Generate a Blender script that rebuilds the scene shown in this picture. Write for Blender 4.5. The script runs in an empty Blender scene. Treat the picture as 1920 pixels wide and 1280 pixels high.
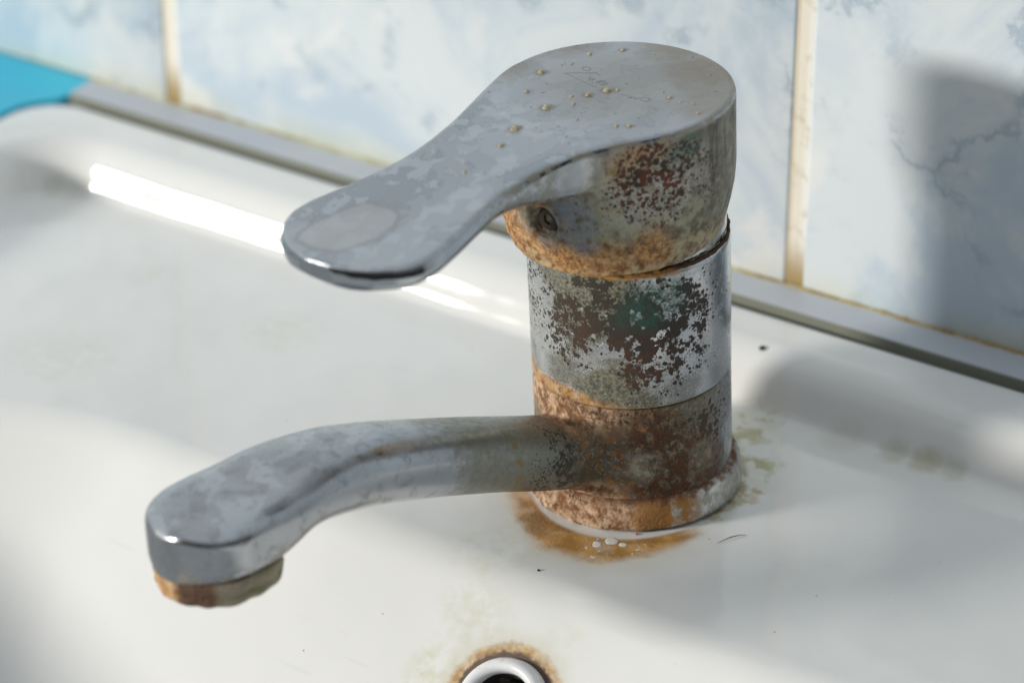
import bpy, bmesh, math, random
import numpy as np
from mathutils import Vector, Matrix, noise as mnoise
R = math.radians
random.seed(4)
sc = bpy.context.scene
col = sc.collection
MM = .001

# ------------------------------------------------------------------ camera
YAW, PITCH = R(34), R(28.5)
FWD = Vector((-math.sin(YAW)*math.cos(PITCH), math.cos(YAW)*math.cos(PITCH), -math.sin(PITCH)))
RGT = Vector((math.cos(YAW), math.sin(YAW), 0)); UPV = RGT.cross(FWD)
CAM = -(FWD + RGT*(230/5867) - UPV*(252/5867))*.687
cd = bpy.data.cameras.new('camera'); cam = bpy.data.objects.new('camera', cd); col.objects.link(cam)
cd.sensor_width = 36; cd.lens = 5867/1920*36; cd.clip_start = .05; cd.clip_end = 60
cam.matrix_world = Matrix((RGT, UPV, -FWD)).transposed().to_4x4(); cam.location = CAM
cd.dof.use_dof = True; cd.dof.aperture_fstop = 10.5; cd.dof.aperture_blades = 0
cd.dof.focus_distance = .653
sc.camera = cam

# ------------------------------------------------------------------ light
SAZ, SEL = R(38.5), R(13)
sdir = Vector((math.sin(SAZ)*math.cos(SEL), math.cos(SAZ)*math.cos(SEL), -math.sin(SEL)))
ld = bpy.data.lights.new('window_sunlight', 'AREA'); ld.shape = 'ELLIPSE'; ld.size = .48; ld.size_y = .32; ld.energy = 80; ld.color = (1, .955, .88)
lo = bpy.data.objects.new('window_sunlight', ld); col.objects.link(lo)
lo.location = -sdir*3; lo.rotation_euler = sdir.to_track_quat('-Z', 'Y').to_euler()

world = bpy.data.worlds.new('World'); sc.world = world; world.use_nodes = True
wn = world.node_tree.nodes; wl = world.node_tree.links
bg = wn['Background']; bg.inputs[1].default_value = .63
tc = wn.new('ShaderNodeTexCoord')
def wdot(v, a, b):
    d = wn.new('ShaderNodeVectorMath'); d.operation = 'DOT_PRODUCT'; d.inputs[1].default_value = Vector(v).normalized()
    wl.new(tc.outputs['Generated'], d.inputs[0])
    r = wn.new('ShaderNodeMapRange'); r.interpolation_type = 'SMOOTHSTEP'
    r.inputs[1].default_value = a; r.inputs[2].default_value = b
    wl.new(d.outputs['Value'], r.inputs[0]); return r.outputs[0]
def wmix(f, a, b):
    m = wn.new('ShaderNodeMix'); m.data_type = 'RGBA'; wl.new(f, m.inputs[0])
    for s, v in ((m.inputs[6], a), (m.inputs[7], b)):
        if isinstance(v, tuple): s.default_value = (*v, 1)
        else: wl.new(v, s)
    return m.outputs[2]
c = wmix(wdot((0, 0, 1), .25, .95), (.05, .05, .05), (1.0, 1.05, 1.1))
c = wmix(wdot((-.80, -.30, .42), .80, .97), c, (.9, .95, 1.0))
wl.new(c, bg.inputs[0])
sc.view_settings.view_transform = 'Standard'; sc.view_settings.look = 'None'
sc.view_settings.exposure = 0; sc.view_settings.gamma = 1
sc.cycles.max_bounces = 8; sc.cycles.use_denoising = True; sc.cycles.caustics_reflective = False

# ------------------------------------------------------------------ shader helpers
class Mat:
    def __init__(s, name, coord='Object'):
        s.m = bpy.data.materials.new(name); s.m.use_nodes = True
        s.nt = s.m.node_tree; s.b = s.nt.nodes['Principled BSDF']
        tc = s.nt.nodes.new('ShaderNodeTexCoord')
        s.P = s.vm('SCALE', tc.outputs[coord], sc=1000)          # millimetres
        s.x, s.y, s.z = s.sep(s.P)
        s.ch = {'col': None, 'met': 0., 'rou': .5}
    def put(s, sock, v):
        if v is None: return
        if isinstance(v, (int, float)): sock.default_value = v
        elif isinstance(v, tuple):
            sock.default_value = (*v, 1) if sock.type == 'RGBA' else v
        else: s.nt.links.new(v, sock)
    def vm(s, op, a, b=None, sc=None):
        n = s.nt.nodes.new('ShaderNodeVectorMath'); n.operation = op
        s.put(n.inputs[0], a); s.put(n.inputs[1], b)
        if sc is not None: s.put(n.inputs['Scale'], sc)
        return n.outputs['Value'] if op in ('LENGTH', 'DISTANCE', 'DOT_PRODUCT') else n.outputs[0]
    def sep(s, v):
        n = s.nt.nodes.new('ShaderNodeSeparateXYZ'); s.put(n.inputs[0], v); return n.outputs
    def f(s, op, a, b=None, c=None, clamp=False):
        n = s.nt.nodes.new('ShaderNodeMath'); n.operation = op; n.use_clamp = clamp
        s.put(n.inputs[0], a); s.put(n.inputs[1], b)
        if c is not None: s.put(n.inputs[2], c)
        return n.outputs[0]
    def add(s, a, b): return s.f('ADD', a, b)
    def mul(s, a, b): return s.f('MULTIPLY', a, b)
    def mx(s, a, b): return s.f('MAXIMUM', a, b)
    def step(s, v, a, b):            # smooth 0->1 while v goes a->b (a>b allowed: falling)
        n = s.nt.nodes.new('ShaderNodeMapRange'); n.interpolation_type = 'SMOOTHSTEP'
        s.put(n.inputs[0], v)
        if isinstance(a, (int, float)) and isinstance(b, (int, float)) and a > b:
            n.inputs[1].default_value = b; n.inputs[2].default_value = a; n.inputs[3].default_value = 1; n.inputs[4].default_value = 0
        else: s.put(n.inputs[1], a); s.put(n.inputs[2], b)
        return n.outputs[0]
    def noise(s, scale, detail=4, rough=.55, dist=0, off=None, vec=None, color=False):
        n = s.nt.nodes.new('ShaderNodeTexNoise')
        v = vec or s.P
        if off: v = s.vm('ADD', v, off)
        s.put(n.inputs['Vector'], v); n.inputs['Scale'].default_value = scale
        n.inputs['Detail'].default_value = detail; n.inputs['Roughness'].default_value = rough
        n.inputs['Distortion'].default_value = dist
        return n.outputs['Color'] if color else n.outputs['Fac']
    def warp(s, scale, amp, off=(0, 0, 0), detail=4):
        c = s.vm('SUBTRACT', s.noise(scale, detail, off=off, color=True), (.5, .5, .5))
        return s.vm('ADD', s.P, s.vm('SCALE', c, sc=amp))
    def voro(s, scale, vec=None, feature='F1', out='Distance'):
        n = s.nt.nodes.new('ShaderNodeTexVoronoi'); n.feature = feature
        s.put(n.inputs['Vector'], vec or s.P); n.inputs['Scale'].default_value = scale
        return n.outputs[out]
    def blob(s, c, r, soft=.6, vec=None):     # 1 inside, falling to 0 at distance r
        d = s.vm('DISTANCE', vec or s.P, tuple(float(q) for q in c))
        return s.step(d, float(r), float(r*(1-soft)))
    def blobs(s, L, vec=None):
        o = None
        for (c, r, w, *k) in L:
            b = s.mul(s.blob(c, r, k[0] if k else .7, vec), w)
            o = b if o is None else s.mx(o, b)
        return o
    def mixc(s, f, a, b):
        m = s.nt.nodes.new('ShaderNodeMix'); m.data_type = 'RGBA'; s.put(m.inputs[0], f)
        s.put(m.inputs[6], a); s.put(m.inputs[7], b); return m.outputs[2]
    def mixf(s, f, a, b):
        m = s.nt.nodes.new('ShaderNodeMix'); s.put(m.inputs[0], f); s.put(m.inputs[2], a); s.put(m.inputs[3], b); return m.outputs[0]
    def base(s, c, met, rou): s.ch = {'col': c, 'met': met, 'rou': rou}
    def layer(s, mask, c=None, met=None, rou=None):
        if c is not None: s.ch['col'] = s.mixc(mask, s.ch['col'], c)
        if met is not None: s.ch['met'] = s.mixf(mask, s.ch['met'], met)
        if rou is not None: s.ch['rou'] = s.mixf(mask, s.ch['rou'], rou)
    def two(s, f, a, b): return s.mixc(f, a, b)
    def done(s, h=None, dist=.0002, strength=1., coat=0.):
        s.put(s.b.inputs['Base Color'], s.ch['col']); s.put(s.b.inputs['Metallic'], s.ch['met']); s.put(s.b.inputs['Roughness'], s.ch['rou'])
        s.b.inputs['Coat Weight'].default_value = coat; s.b.inputs['Coat Roughness'].default_value = .06
        if h is not None:
            n = s.nt.nodes.new('ShaderNodeBump'); n.inputs['Distance'].default_value = dist; n.inputs['Strength'].default_value = strength
            s.put(n.inputs['Height'], h); s.nt.links.new(n.outputs[0], s.b.inputs['Normal'])
        return s.m
def cyl(th, z, r=21.5): return (r*math.cos(R(th)), r*math.sin(R(th)), z)

# ------------------------------------------------------------------ mesh helpers
def tag(o, label=None, cat=None, group=None, kind=None):
    for k, v in (('label', label), ('category', cat), ('group', group), ('kind', kind)):
        if v: o[k] = v
    return o
def empty(name, label, cat, loc=(0, 0, 0)):
    o = bpy.data.objects.new(name, None); o.empty_display_size = .01; o.location = loc; col.objects.link(o)
    return tag(o, label, cat)
def mesh(name, V, Fc, mat, parent=None, smooth=True, scale=MM):
    me = bpy.data.meshes.new(name); me.from_pydata([tuple(scale*q for q in v) for v in V], [], Fc); me.update()
    bm = bmesh.new(); bm.from_mesh(me); bmesh.ops.remove_doubles(bm, verts=bm.verts, dist=1e-7); bmesh.ops.recalc_face_normals(bm, faces=bm.faces); bm.to_mesh(me); bm.free()
    if smooth: me.polygons.foreach_set('use_smooth', [True]*len(me.polygons))
    me.materials.append(mat)
    o = bpy.data.objects.new(name, me); col.objects.link(o); o.parent = parent
    return o
def lathe(prof, n=160, c=(0, 0), V=None, F=None):
    V = [] if V is None else V; F = [] if F is None else F; b = len(V)
    for r, z in prof:
        for i in range(n):
            a = 2*math.pi*i/n; V.append((c[0]+r*math.cos(a), c[1]+r*math.sin(a), z))
    for k in range(len(prof)-1):
        for i in range(n):
            j = (i+1) % n; F.append((b+k*n+i, b+k*n+j, b+(k+1)*n+j, b+(k+1)*n+i))
    return V, F
def cap_lathe(prof, n=160, c=(0, 0), V=None, F=None):       # closed solid of revolution
    V = [] if V is None else V; F = [] if F is None else F; b = len(V)
    lathe(prof, n, c, V, F)
    F.append(tuple(b+i for i in range(n))); F.append(tuple(b+(len(prof)-1)*n+i for i in range(n))[::-1])
    return V, F
def loft(rows, V, F):           # rows: equal length closed loops
    b = len(V); n = len(rows[0])
    for r in rows: V.extend(r)
    for k in range(len(rows)-1):
        for i in range(n):
            j = (i+1) % n; F.append((b+k*n+i, b+k*n+j, b+(k+1)*n+j, b+(k+1)*n+i))
    F.append(tuple(b+i for i in range(n))); F.append(tuple(b+(len(rows)-1)*n+i for i in range(n))[::-1])
def remeshed(name, V, F, vox, mat, parent, wfun=None, base_it=2, it=20, post=None):
    me = bpy.data.meshes.new(name+'_tmp'); me.from_pydata(V, [], F); me.update()
    bm = bmesh.new(); bm.from_mesh(me); bmesh.ops.triangulate(bm, faces=bm.faces); bm.to_mesh(me); bm.free()
    o = bpy.data.objects.new(name+'_tmp', me); col.objects.link(o)
    m = o.modifiers.new('r', 'REMESH'); m.mode = 'VOXEL'; m.voxel_size = vox; m.adaptivity = 0
    dg = bpy.context.evaluated_depsgraph_get(); dg.update()
    new = bpy.data.meshes.new_from_object(o.evaluated_get(dg)); bpy.data.objects.remove(o); new.name = name
    n = len(new.vertices); co = np.empty(n*3); new.vertices.foreach_get('co', co); co = co.reshape(-1, 3)
    e = np.empty(len(new.edges)*2, int); new.edges.foreach_get('vertices', e); e = e.reshape(-1, 2)
    deg = np.bincount(e.ravel(), minlength=n)[:, None].astype(float)
    def lap(co, w):
        a = np.zeros_like(co)
        for k in range(3):
            a[:, k] = np.bincount(e[:, 0], co[e[:, 1], k], n)+np.bincount(e[:, 1], co[e[:, 0], k], n)
        return co + w*(a/deg-co)
    for _ in range(base_it): co = lap(co, .5); 
    if wfun is not None:
        w = wfun(co)[:, None]
        for _ in range(it): co = lap(co, w)
    if post is not None: co = post(co)
    new.vertices.foreach_set('co', (co*MM).ravel()); new.update()
    new.polygons.foreach_set('use_smooth', [True]*len(new.polygons)); new.materials.clear(); new.materials.append(mat)
    ob = bpy.data.objects.new(name, new); col.objects.link(ob); ob.parent = parent
    return ob

# ------------------------------------------------------------------ washbasin
GY = 63.0     # back edge of the washbasin (y, mm)
def rrect_sd(x, y, x0, x1, y0, y1, r):
    cx, cy = (x0+x1)/2, (y0+y1)/2
    qx = np.abs(x-cx)-((x1-x0)/2-r); qy = np.abs(y-cy)-((y1-y0)/2-r)
    return np.hypot(np.maximum(qx, 0), np.maximum(qy, 0))+np.minimum(np.maximum(qx, qy), 0)-r
def basin_z(x, y):
    x = np.asarray(x, float); y = np.asarray(y, float)
    sd = rrect_sd(x, y, -205, 300, -640, 39, 15)
    r1, r2, aa, Ls = 2.6, 9.5, R(68.6), 5.                       # concave foot, convex shoulder, steep face between them
    q = np.clip(sd+.6, 0, None); b1 = r1*math.sin(aa); b2 = b1+Ls*math.cos(aa); b3 = b2+r2*math.sin(aa)
    h1 = r1*(1-math.cos(aa)); h2 = h1+Ls*math.sin(aa); h3 = h2+r2*(1-math.cos(aa))
    z = np.where(q < b1, r1-np.sqrt(np.maximum(r1*r1-np.minimum(q, b1)**2, 0)), np.where(q < b2, h1+(q-b1)*math.tan(aa),
        h3-r2+np.sqrt(np.maximum(r2*r2-np.clip(b3-q, 0, b3-b2)**2, 0))))
    z = z + .5*np.clip((sd-13)/6, 0, 1)
    so = rrect_sd(x, y, -226, 326, -470, GY, 16)
    d = np.clip(so+4, 0, 4); z = z-(4-np.sqrt(np.maximum(16-d*d, 0)))
    z = np.where(so > 0.05, -34, z)
    b = -rrect_sd(x, y, -197, 262, -400, -43, 96)
    r = 13; a = R(46)
    arc = r-np.sqrt(np.maximum(r*r-np.clip(b, 0, r*math.sin(a))**2, 0))
    lin = np.maximum(b-r*math.sin(a), 0)*math.tan(a)
    dep = arc+lin
    dep = 118-np.log1p(np.exp((118-dep)/12))*12
    dep = np.where(b <= 0, 0, np.maximum(dep, 0))
    return z-dep
xs = np.concatenate([np.arange(-229, -190, .7), np.arange(-190, 110, .9), np.arange(110, 333, 3.)])
ys = np.concatenate([np.arange(-476, -100, 4.), np.arange(-100, 30, 1.), np.arange(30, GY+1.2, .6)])
X, Y = np.meshgrid(xs, ys); Z = basin_z(X, Y)
HOLE = Vector((10.0, -66.7, float(basin_z(10.0, -66.7)))); HN = Vector((0, -math.sin(R(46)), math.cos(R(46))))
V = np.stack([X, Y, Z], -1).reshape(-1, 3); nx = len(xs)
rel = V-np.array(HOLE); ax = rel@np.array(HN); rd = np.linalg.norm(rel-ax[:, None]*np.array(HN), axis=1)
inh = (rd < 9.4)
Fc = []
for j in range(len(ys)-1):
    for i in range(nx-1):
        q = (j*nx+i, j*nx+i+1, (j+1)*nx+i+1, (j+1)*nx+i)
        if inh[q[0]] and inh[q[1]] and inh[q[2]] and inh[q[3]]: continue
        Fc.append(q)

m = Mat('porcelain')
W = m.warp(.22, 5, detail=5); W2 = m.warp(.8, 1.8, (9, 3, 1)); 
wx, wy, wz = m.sep(W)
m.base((.80, .805, .79), 0, .06)
big = m.noise(.02, 4)
m.layer(m.mul(m.step(big, .45, .7), .35), (.74, .76, .755))
nfl = m.noise(.35, 5, .6)
# clean ring, rust ring round the tap foot
rr = m.vm('LENGTH', m.vm('MULTIPLY', W, (1, 1, 0)))
ang = m.f('ARCTAN2', m.y, m.x)
front = m.mul(m.step(ang, R(-150), R(-128)), m.step(ang, R(-18), R(-40)))
rc = m.vm('LENGTH', m.vm('MULTIPLY', m.P, (1, 1, 0)))
kk = m.mul(m.step(ang, R(-132), R(-86)), m.step(ang, R(-28), R(-74))); outer = m.add(28.2, m.mul(kk, 7.6))
ring = m.mul(m.mul(m.step(m.f('SUBTRACT', rc, m.mul(kk, 2.6)), 23.6, 24.8), m.step(m.f('SUBTRACT', rr, outer), 2.2, -2.5)), front)
ring = m.mul(ring, m.mixf(m.step(m.noise(.13, 3), .34, .5), .62, 1.))
halo = m.mul(m.step(m.f('SUBTRACT', rr, outer), 9, -1), m.mul(front, m.step(rc, 24.5, 27)))
m.layer(m.mul(halo, .38), (.60, .55, .38), rou=.25)
m.layer(ring, m.two(m.step(m.noise(.16, 5, .55), .36, .64), (.42, .215, .055), (.62, .36, .13)), rou=.45)
edge = m.mul(m.mul(m.step(m.f('ABSOLUTE', m.f('SUBTRACT', rc, 27.2)), 1.6, .1), front), m.step(m.noise(.25, 4), .38, .62))
m.layer(m.mul(edge, .6), (.26, .14, .05))
lb = m.blob((-8, -30, 0), 8, .8, W2); m.layer(m.mul(m.mul(lb, ring), .6), (.26, .14, .045))
# white chips left inside the stain
chips = m.mul(m.step(m.voro(.42, W2), .2, .12), m.blob((11, -27.5, 0), 9, .4))
# olive growth right of and behind the foot
Wo = m.warp(.12, 9, (1, 8, 2), 6)
ol = m.blobs([((9, 30, 0), 13, .9, .7), ((13, 36, 0), 6, 1., .7), ((19, 19, 0), 8.5, 1., .7), ((23, 11, 0), 6, 1., .6), ((24, 4, 0), 5, .9, .7), ((24, -4, 0), 4, .7), ((-8, 28, 0), 9, .8)], Wo)
oc = m.two(m.step(m.y, 8, 22), (.46, .36, .17), (.40, .40, .17))
m.layer(m.mul(ol, .38), (.60, .60, .40), rou=.25)
lum = m.mul(ol, m.step(m.noise(.22, 6, .62, .3, off=(2, 5, 1)), .50, .57))
m.layer(m.mul(lum, .85), m.two(m.step(m.noise(.6, 4), .4, .6), m.mixc(1., oc, oc), (.50, .44, .26)), rou=.5)
hug = m.mul(m.mul(m.step(rc, 25.6, 24.2), m.step(ang, R(-30), R(-5))), m.step(m.noise(.3, 5), .42, .56))
m.layer(m.mul(hug, .8), (.36, .30, .13), rou=.6)
# mould in the corner of the ledge
mo = m.blobs([((43, 40, 0), 5, .5), ((51, 41, 0), 6, .75), ((57, 41, 0), 5, .5), ((30, 39, 0), 7, .25), ((-202, 38, 0), 6, .4), ((-195, 39, 0), 6, .25)], W)
m.layer(m.mul(mo, m.mixf(m.noise(.2, 4), .4, 1.)), (.40, .37, .19), rou=.4)
# faint stains
fs = m.blobs([((-9, -42, 0), 13, .3), ((-4, -56, -8), 12, .35), ((-8, -66, -18), 10, .5), ((-16, -72, -28), 9, .4), ((17, -55, -8), 8, .2), ((-105, 10, 0), 14, .25), ((-140, -28, 0), 18, .22), ((-150, 15, 0), 9, .2), ((-62, -30, 0), 12, .15)], W)
m.layer(m.mul(fs, m.step(nfl, .3, .7)), (.55, .55, .33), rou=.2)
# rust round the overflow
hd = m.vm('DISTANCE', W2, tuple(HOLE)); hr = m.vm('DISTANCE', m.P, tuple(HOLE))
m.layer(m.mul(m.step(hd, 18, 12), .5), (.60, .56, .36))
m.layer(m.mul(m.step(hd, 14.6, 12.8), m.mixf(m.step(nfl, .3, .6), .6, 1)), m.two(m.step(m.noise(.6, 4), .4, .65), (.40, .24, .10), (.62, .42, .20)), rou=.5)
m.layer(m.mul(m.step(hd, 12.5, 11.4), m.step(hr, 9, 10)), (.11, .07, .05), rou=.6)
m.layer(chips, (.82, .8, .76), rou=.3)
# tiny specks and scratches
sp = m.mul(m.step(m.voro(.16), .055, .03), m.step(m.noise(.05, 2), .5, .6))
m.layer(m.mul(sp, .7), (.30, .28, .24))
scr_ = m.step(m.noise(.5, 2, .5, vec=m.vm('MULTIPLY', m.P, (.12, 1.6, 1))), .66, .70); m.layer(m.mul(m.mul(scr_, m.step(m.noise(.03, 3), .5, .62)), .10), (.5, .5, .46), rou=.3)
m.ch['rou'] = m.add(m.ch['rou'], m.mul(m.step(m.noise(.07, 5), .35, .75), .05))
porcelain = m.done(m.add(m.mul(ring, m.noise(1.2, 4)), m.mul(m.noise(.028, 2), 5.)), .0003, .5)

wb = empty('washbasin', 'white glazed washbasin with a raised back ledge and rust stains around the tap', 'washbasin')
bo = mesh('bowl', V.tolist(), Fc, porcelain, wb)
bm = bmesh.new(); bm.from_mesh(bo.data)
bmesh.ops.delete(bm, geom=[v for v in bm.verts if not v.link_faces], context='VERTS')
if sum(f.normal.z for f in bm.faces) < 0: bmesh.ops.reverse_faces(bm, faces=bm.faces)
bm.to_mesh(bo.data); bm.free()

m = Mat('overflow_plastic'); m.base((.80, .81, .83), 0, .22)
m.layer(m.mul(m.step(m.noise(.6, 4), .52, .7), .4), (.5, .46, .32)); plastic = m.done()
m = Mat('dark_pipe'); m.base((.02, .018, .014), 0, .7)
m.layer(m.step(m.noise(.3, 3), .5, .62), (.12, .11, .07)); darkpipe = m.done()
prof = [(7.2, -2.5), (7.2, 1.2), (7.4, 2.0), (7.9, 2.6), (8.6, 2.85), (9.3, 2.6), (10.0, 1.8), (10.5, .7), (10.6, -.6), (10.6, -2.5)]
V_, F_ = lathe(prof, 96); o = mesh('overflow_ring', V_, F_, plastic, wb)
hq = HN.to_track_quat('Z', 'Y'); o.location = HOLE*MM; o.rotation_euler = hq.to_euler()
V_, F_ = lathe([(7.1, .4), (7.0, -22), (.01, -22)], 64); o2 = mesh('overflow_pipe', V_, F_, darkpipe, wb)
o2.location = HOLE*MM; o2.rotation_euler = hq.to_euler()
# drain outlet low in the bowl (outside the picture)
m = Mat('drain_chrome'); m.base((.7, .7, .7), 1, .2); dch = m.done()
zb = float(basin_z(32, -230)); V_, F_ = lathe([(12, .5), (14, 2), (32, 2), (34, .2), (34, -2)], 64); o = mesh('drain', V_, F_, dch, wb); o.location = Vector((32, -230, zb))*MM

# ------------------------------------------------------------------ tiled wall
WY = 73.2; ZT = 14.8
m = Mat('marbled_tile')
oi = m.nt.nodes.new('ShaderNodeObjectInfo')
rv = m.vm('SCALE', (313., 171., 97.), sc=oi.outputs['Random'])
Q = m.vm('ADD', m.P, rv)
m.base((.69, .75, .785), 0, .42)
m.layer(m.step(m.noise(.016, 6, .62, .9, vec=Q), .42, .62), (.51, .61, .71))
m.layer(m.step(m.noise(.03, 4, .6, .8, vec=m.vm('ADD', Q, (50, 9, 4))), .50, .72), (.80, .81, .81))
wq = m.vm('ADD', Q, m.vm('SCALE', m.vm('SUBTRACT', m.noise(.03, 6, .65, vec=Q, color=True), (.5, .5, .5)), sc=60))
ve = m.voro(.019, wq, 'DISTANCE_TO_EDGE')
brk = m.step(m.noise(.05, 3, vec=m.vm('ADD', Q, (7, 7, 80))), .46, .6)
m.layer(m.mul(m.step(ve, .045, .002), m.mul(brk, .7)), (.31, .40, .48))
m.layer(m.mul(m.step(ve, .14, .02), m.mul(brk, .3)), (.46, .56, .66))
m.layer(m.mul(m.step(m.voro(.045, m.vm('ADD', Q, m.vm('SCALE', m.vm('SUBTRACT', m.noise(.12, 4, .6, vec=Q, color=True), (.5, .5, .5)), sc=22))), .26, .08), m.mul(m.step(m.noise(.02, 2, vec=Q), .45, .62), .5)), (.40, .50, .58))
oliv = m.mul(m.step(m.z, ZT+9, ZT), m.step(m.noise(.02, 4), .35, .6))
m.layer(m.mul(oliv, .45), (.62, .62, .40))
tile_m = m.done()
m = Mat('grout'); m.base((.84, .79, .68), 0, .8)
m.layer(m.step(m.noise(.06, 4), .4, .65), (.80, .76, .64))
jx = m.f('MULTIPLY', m.f('SUBTRACT', m.f('FRACT', m.f('ADD', m.f('DIVIDE', m.f('SUBTRACT', m.x, -2.3), 187.4), .5)), .5), 187.4)
m.layer(m.step(jx, .6, 1.1), (.86, .85, .80))
m.layer(m.step(jx, -1.2, -1.8), (.70, .62, .48))
m.layer(m.step(m.z, ZT+14, ZT+1), (.40, .29, .13))
m.layer(m.mul(m.step(m.noise(.25, 5), .5, .7), .5), (.45, .36, .22)); grout_m = m.done(m.noise(1.5, 4), .0002)
wall = empty('tiled_wall', 'wall of pale blue marbled tiles with cream grout joints behind the washbasin', 'wall', (0, WY*MM, 0))
V_, F_ = [], []
def box(x0, x1, y0, y1, z0, z1, V=None, F=None):
    V = [] if V is None else V; F = [] if F is None else F; b = len(V)
    for z in (z0, z1):
        for (x, y) in ((x0, y0), (x1, y0), (x1, y1), (x0, y1)): V.append((x, y, z))
    for q in ((0, 3, 2, 1), (4, 5, 6, 7), (0, 1, 5, 4), (1, 2, 6, 5), (2, 3, 7, 6), (3, 0, 4, 7)): F.append(tuple(b+i for i in q))
    return V, F
def bevel_box(name, dims, bev, mat, parent, seg=3):
    V, F = box(*dims); o = mesh(name, V, F, mat, parent, smooth=False)
    bm = bmesh.new(); bm.from_mesh(o.data)
    bmesh.ops.bevel(bm, geom=bm.edges[:]+bm.verts[:], offset=bev*MM, segments=seg, profile=.5, affect='EDGES')
    bm.to_mesh(o.data); bm.free(); o.data.polygons.foreach_set('use_smooth', [True]*len(o.data.polygons))
    o.data.set_sharp_from_angle(angle=R(50)) if hasattr(o.data, 'set_sharp_from_angle') else None
    return o
V_, F_ = box(-930, 930, .5, 60, -500, 800); mesh('grout_bed', V_, F_, grout_m, wall, smooth=False)
PER = 187.4; GW = 4.6
for j in range(3):
    for i in range(-5, 5):
        x0 = -2.3+i*PER+GW/2; z0 = ZT-.3+j*254
        bevel_box('tile', (x0, x0+PER-GW, 0, 6, z0, z0+250), .9, tile_m, wall)

# ------------------------------------------------------------------ sealing strip
m = Mat('pvc_strip'); m.base((.50, .535, .59), 0, .4)
m.layer(m.step(m.noise(.03, 4), .45, .7), (.56, .59, .62))
top = m.step(m.add(m.y, m.mul(m.noise(.35, 4), 2.4)), WY-.6, WY+.6)
m.layer(top, m.two(m.step(m.noise(.05, 5), .42, .6), (.60, .60, .38), (.42, .29, .14)), rou=.8)
bot = m.step(m.y, WY-9.3, WY-9.8)
m.layer(bot, (.20, .21, .17), rou=.8)
pvc = m.done()
prof = [(9.85, -6), (9.85, 13.7), (9.6, 14.0), (8.8, 14.15), (6, 14.35), (3, 14.6), (1, 14.85), (-.1, 14.95), (-.1, -6)]
V_, F_ = [], []; rows = []
for x in np.linspace(-217.5, 330, 60): rows.append([(x, WY-a, z) for a, z in prof])
loft(rows, V_, F_); st = mesh('sealing_strip', V_, F_, pvc, None, smooth=False)
tag(st, 'thin grey plastic sealing strip along the joint between washbasin and tiles', 'trim strip')

# bead of mould on the joint: part of the strip
V_, F_ = [], []; rows = []
for x in np.linspace(-217, 329, 900):
    r = .55+.55*mnoise.noise(Vector((x*.25, 0, 3)))+.3*mnoise.noise(Vector((x*.9, 5, 3)))
    r = max(r, .15); rows.append([(x, WY-.15+r*math.cos(a), ZT+.05+r*.8*math.sin(a)) for a in np.linspace(0, 2*math.pi, 9)[:-1]])
loft(rows, V_, F_)
m = Mat('mould'); m.base((.47, .45, .26), 0, .85); m.layer(m.step(m.x, -60, 30), (.38, .29, .15)); m.layer(m.step(m.noise(.12, 5), .5, .62), (.30, .22, .10)); m.layer(m.step(m.noise(.06, 3, off=(4, 4, 4)), .52, .64), (.62, .62, .45))
mould = m.done(); mesh('mould_bead', V_, F_, mould, st)

# ------------------------------------------------------------------ turquoise surface beyond the washbasin
m = Mat('turquoise_plastic'); m.base((.02, .47, .68), 0, .35); m.layer(m.step(m.noise(.02, 4), .4, .7), (.03, .53, .74)); turq = m.done()
m = Mat('pale_teal_plastic'); m.base((.20, .52, .55), 0, .4); m.layer(m.step(m.noise(.03, 4), .4, .7), (.26, .56, .60)); teal = m.done()
tq = empty('turquoise_worktop', 'bright turquoise top with a paler teal front, left of the washbasin corner', 'worktop', (-.228, .03, 0))
def prism(name, poly, z0, z1, bev, mat, parent):
    n = len(poly); V = [(x, y, z) for z in (z0, z1) for x, y in poly]
    F = [tuple(range(n))[::-1], tuple(range(n, 2*n))]+[(i, (i+1) % n, n+(i+1) % n, n+i) for i in range(n)]
    o = mesh(name, V, F, mat, parent, smooth=False); bm = bmesh.new(); bm.from_mesh(o.data)
    bmesh.ops.bevel(bm, geom=[e for e in bm.edges if abs(e.verts[0].co.z-e.verts[1].co.z) < 1e-6 and e.verts[0].co.z > z1*MM-1e-6], offset=bev*MM, segments=3, profile=.5, affect='EDGES')
    bm.to_mesh(o.data); bm.free(); return o
def slab(name, prof, mat, zlow):       # prof: (local y, right end x, z) from front to back
    V, F = [], []; n = len(prof)
    for x_ in (None, -190):
        for y, xr, z in prof:
            for zz in (z, zlow): V.append((xr if x_ is None else x_, y, zz))
    for i in range(n-1):
        a, b, c, d = 2*i, 2*i+2, 2*n+2*i+2, 2*n+2*i
        F += [(a, b, c, d), (a+1, d+1, c+1, b+1), (a, a+1, b+1, b)]
    F += [(0, 2*n, 2*n+1, 1), (2*n-2, 2*n-1, 4*n-1, 4*n-2)]
    return mesh(name, V, F, mat, tq, smooth=False)
slab('back_board', [(15.8, 1.3, 12.2), (18, 1.4, 12.4), (22.6, 2.4, 12.6), (27.2, 5, 12.8), (30.9, 8.6, 13.1), (33.6, 10.2, 13.4), (36.5, 10.4, 13.8), (43.1, 10.2, 14.6)], turq, -6)
slab('front_board', [(-150, 1.3, 11.8), (-40, 1.3, 11.8), (15.5, 1.3, 12.1)], teal, -6)

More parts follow.
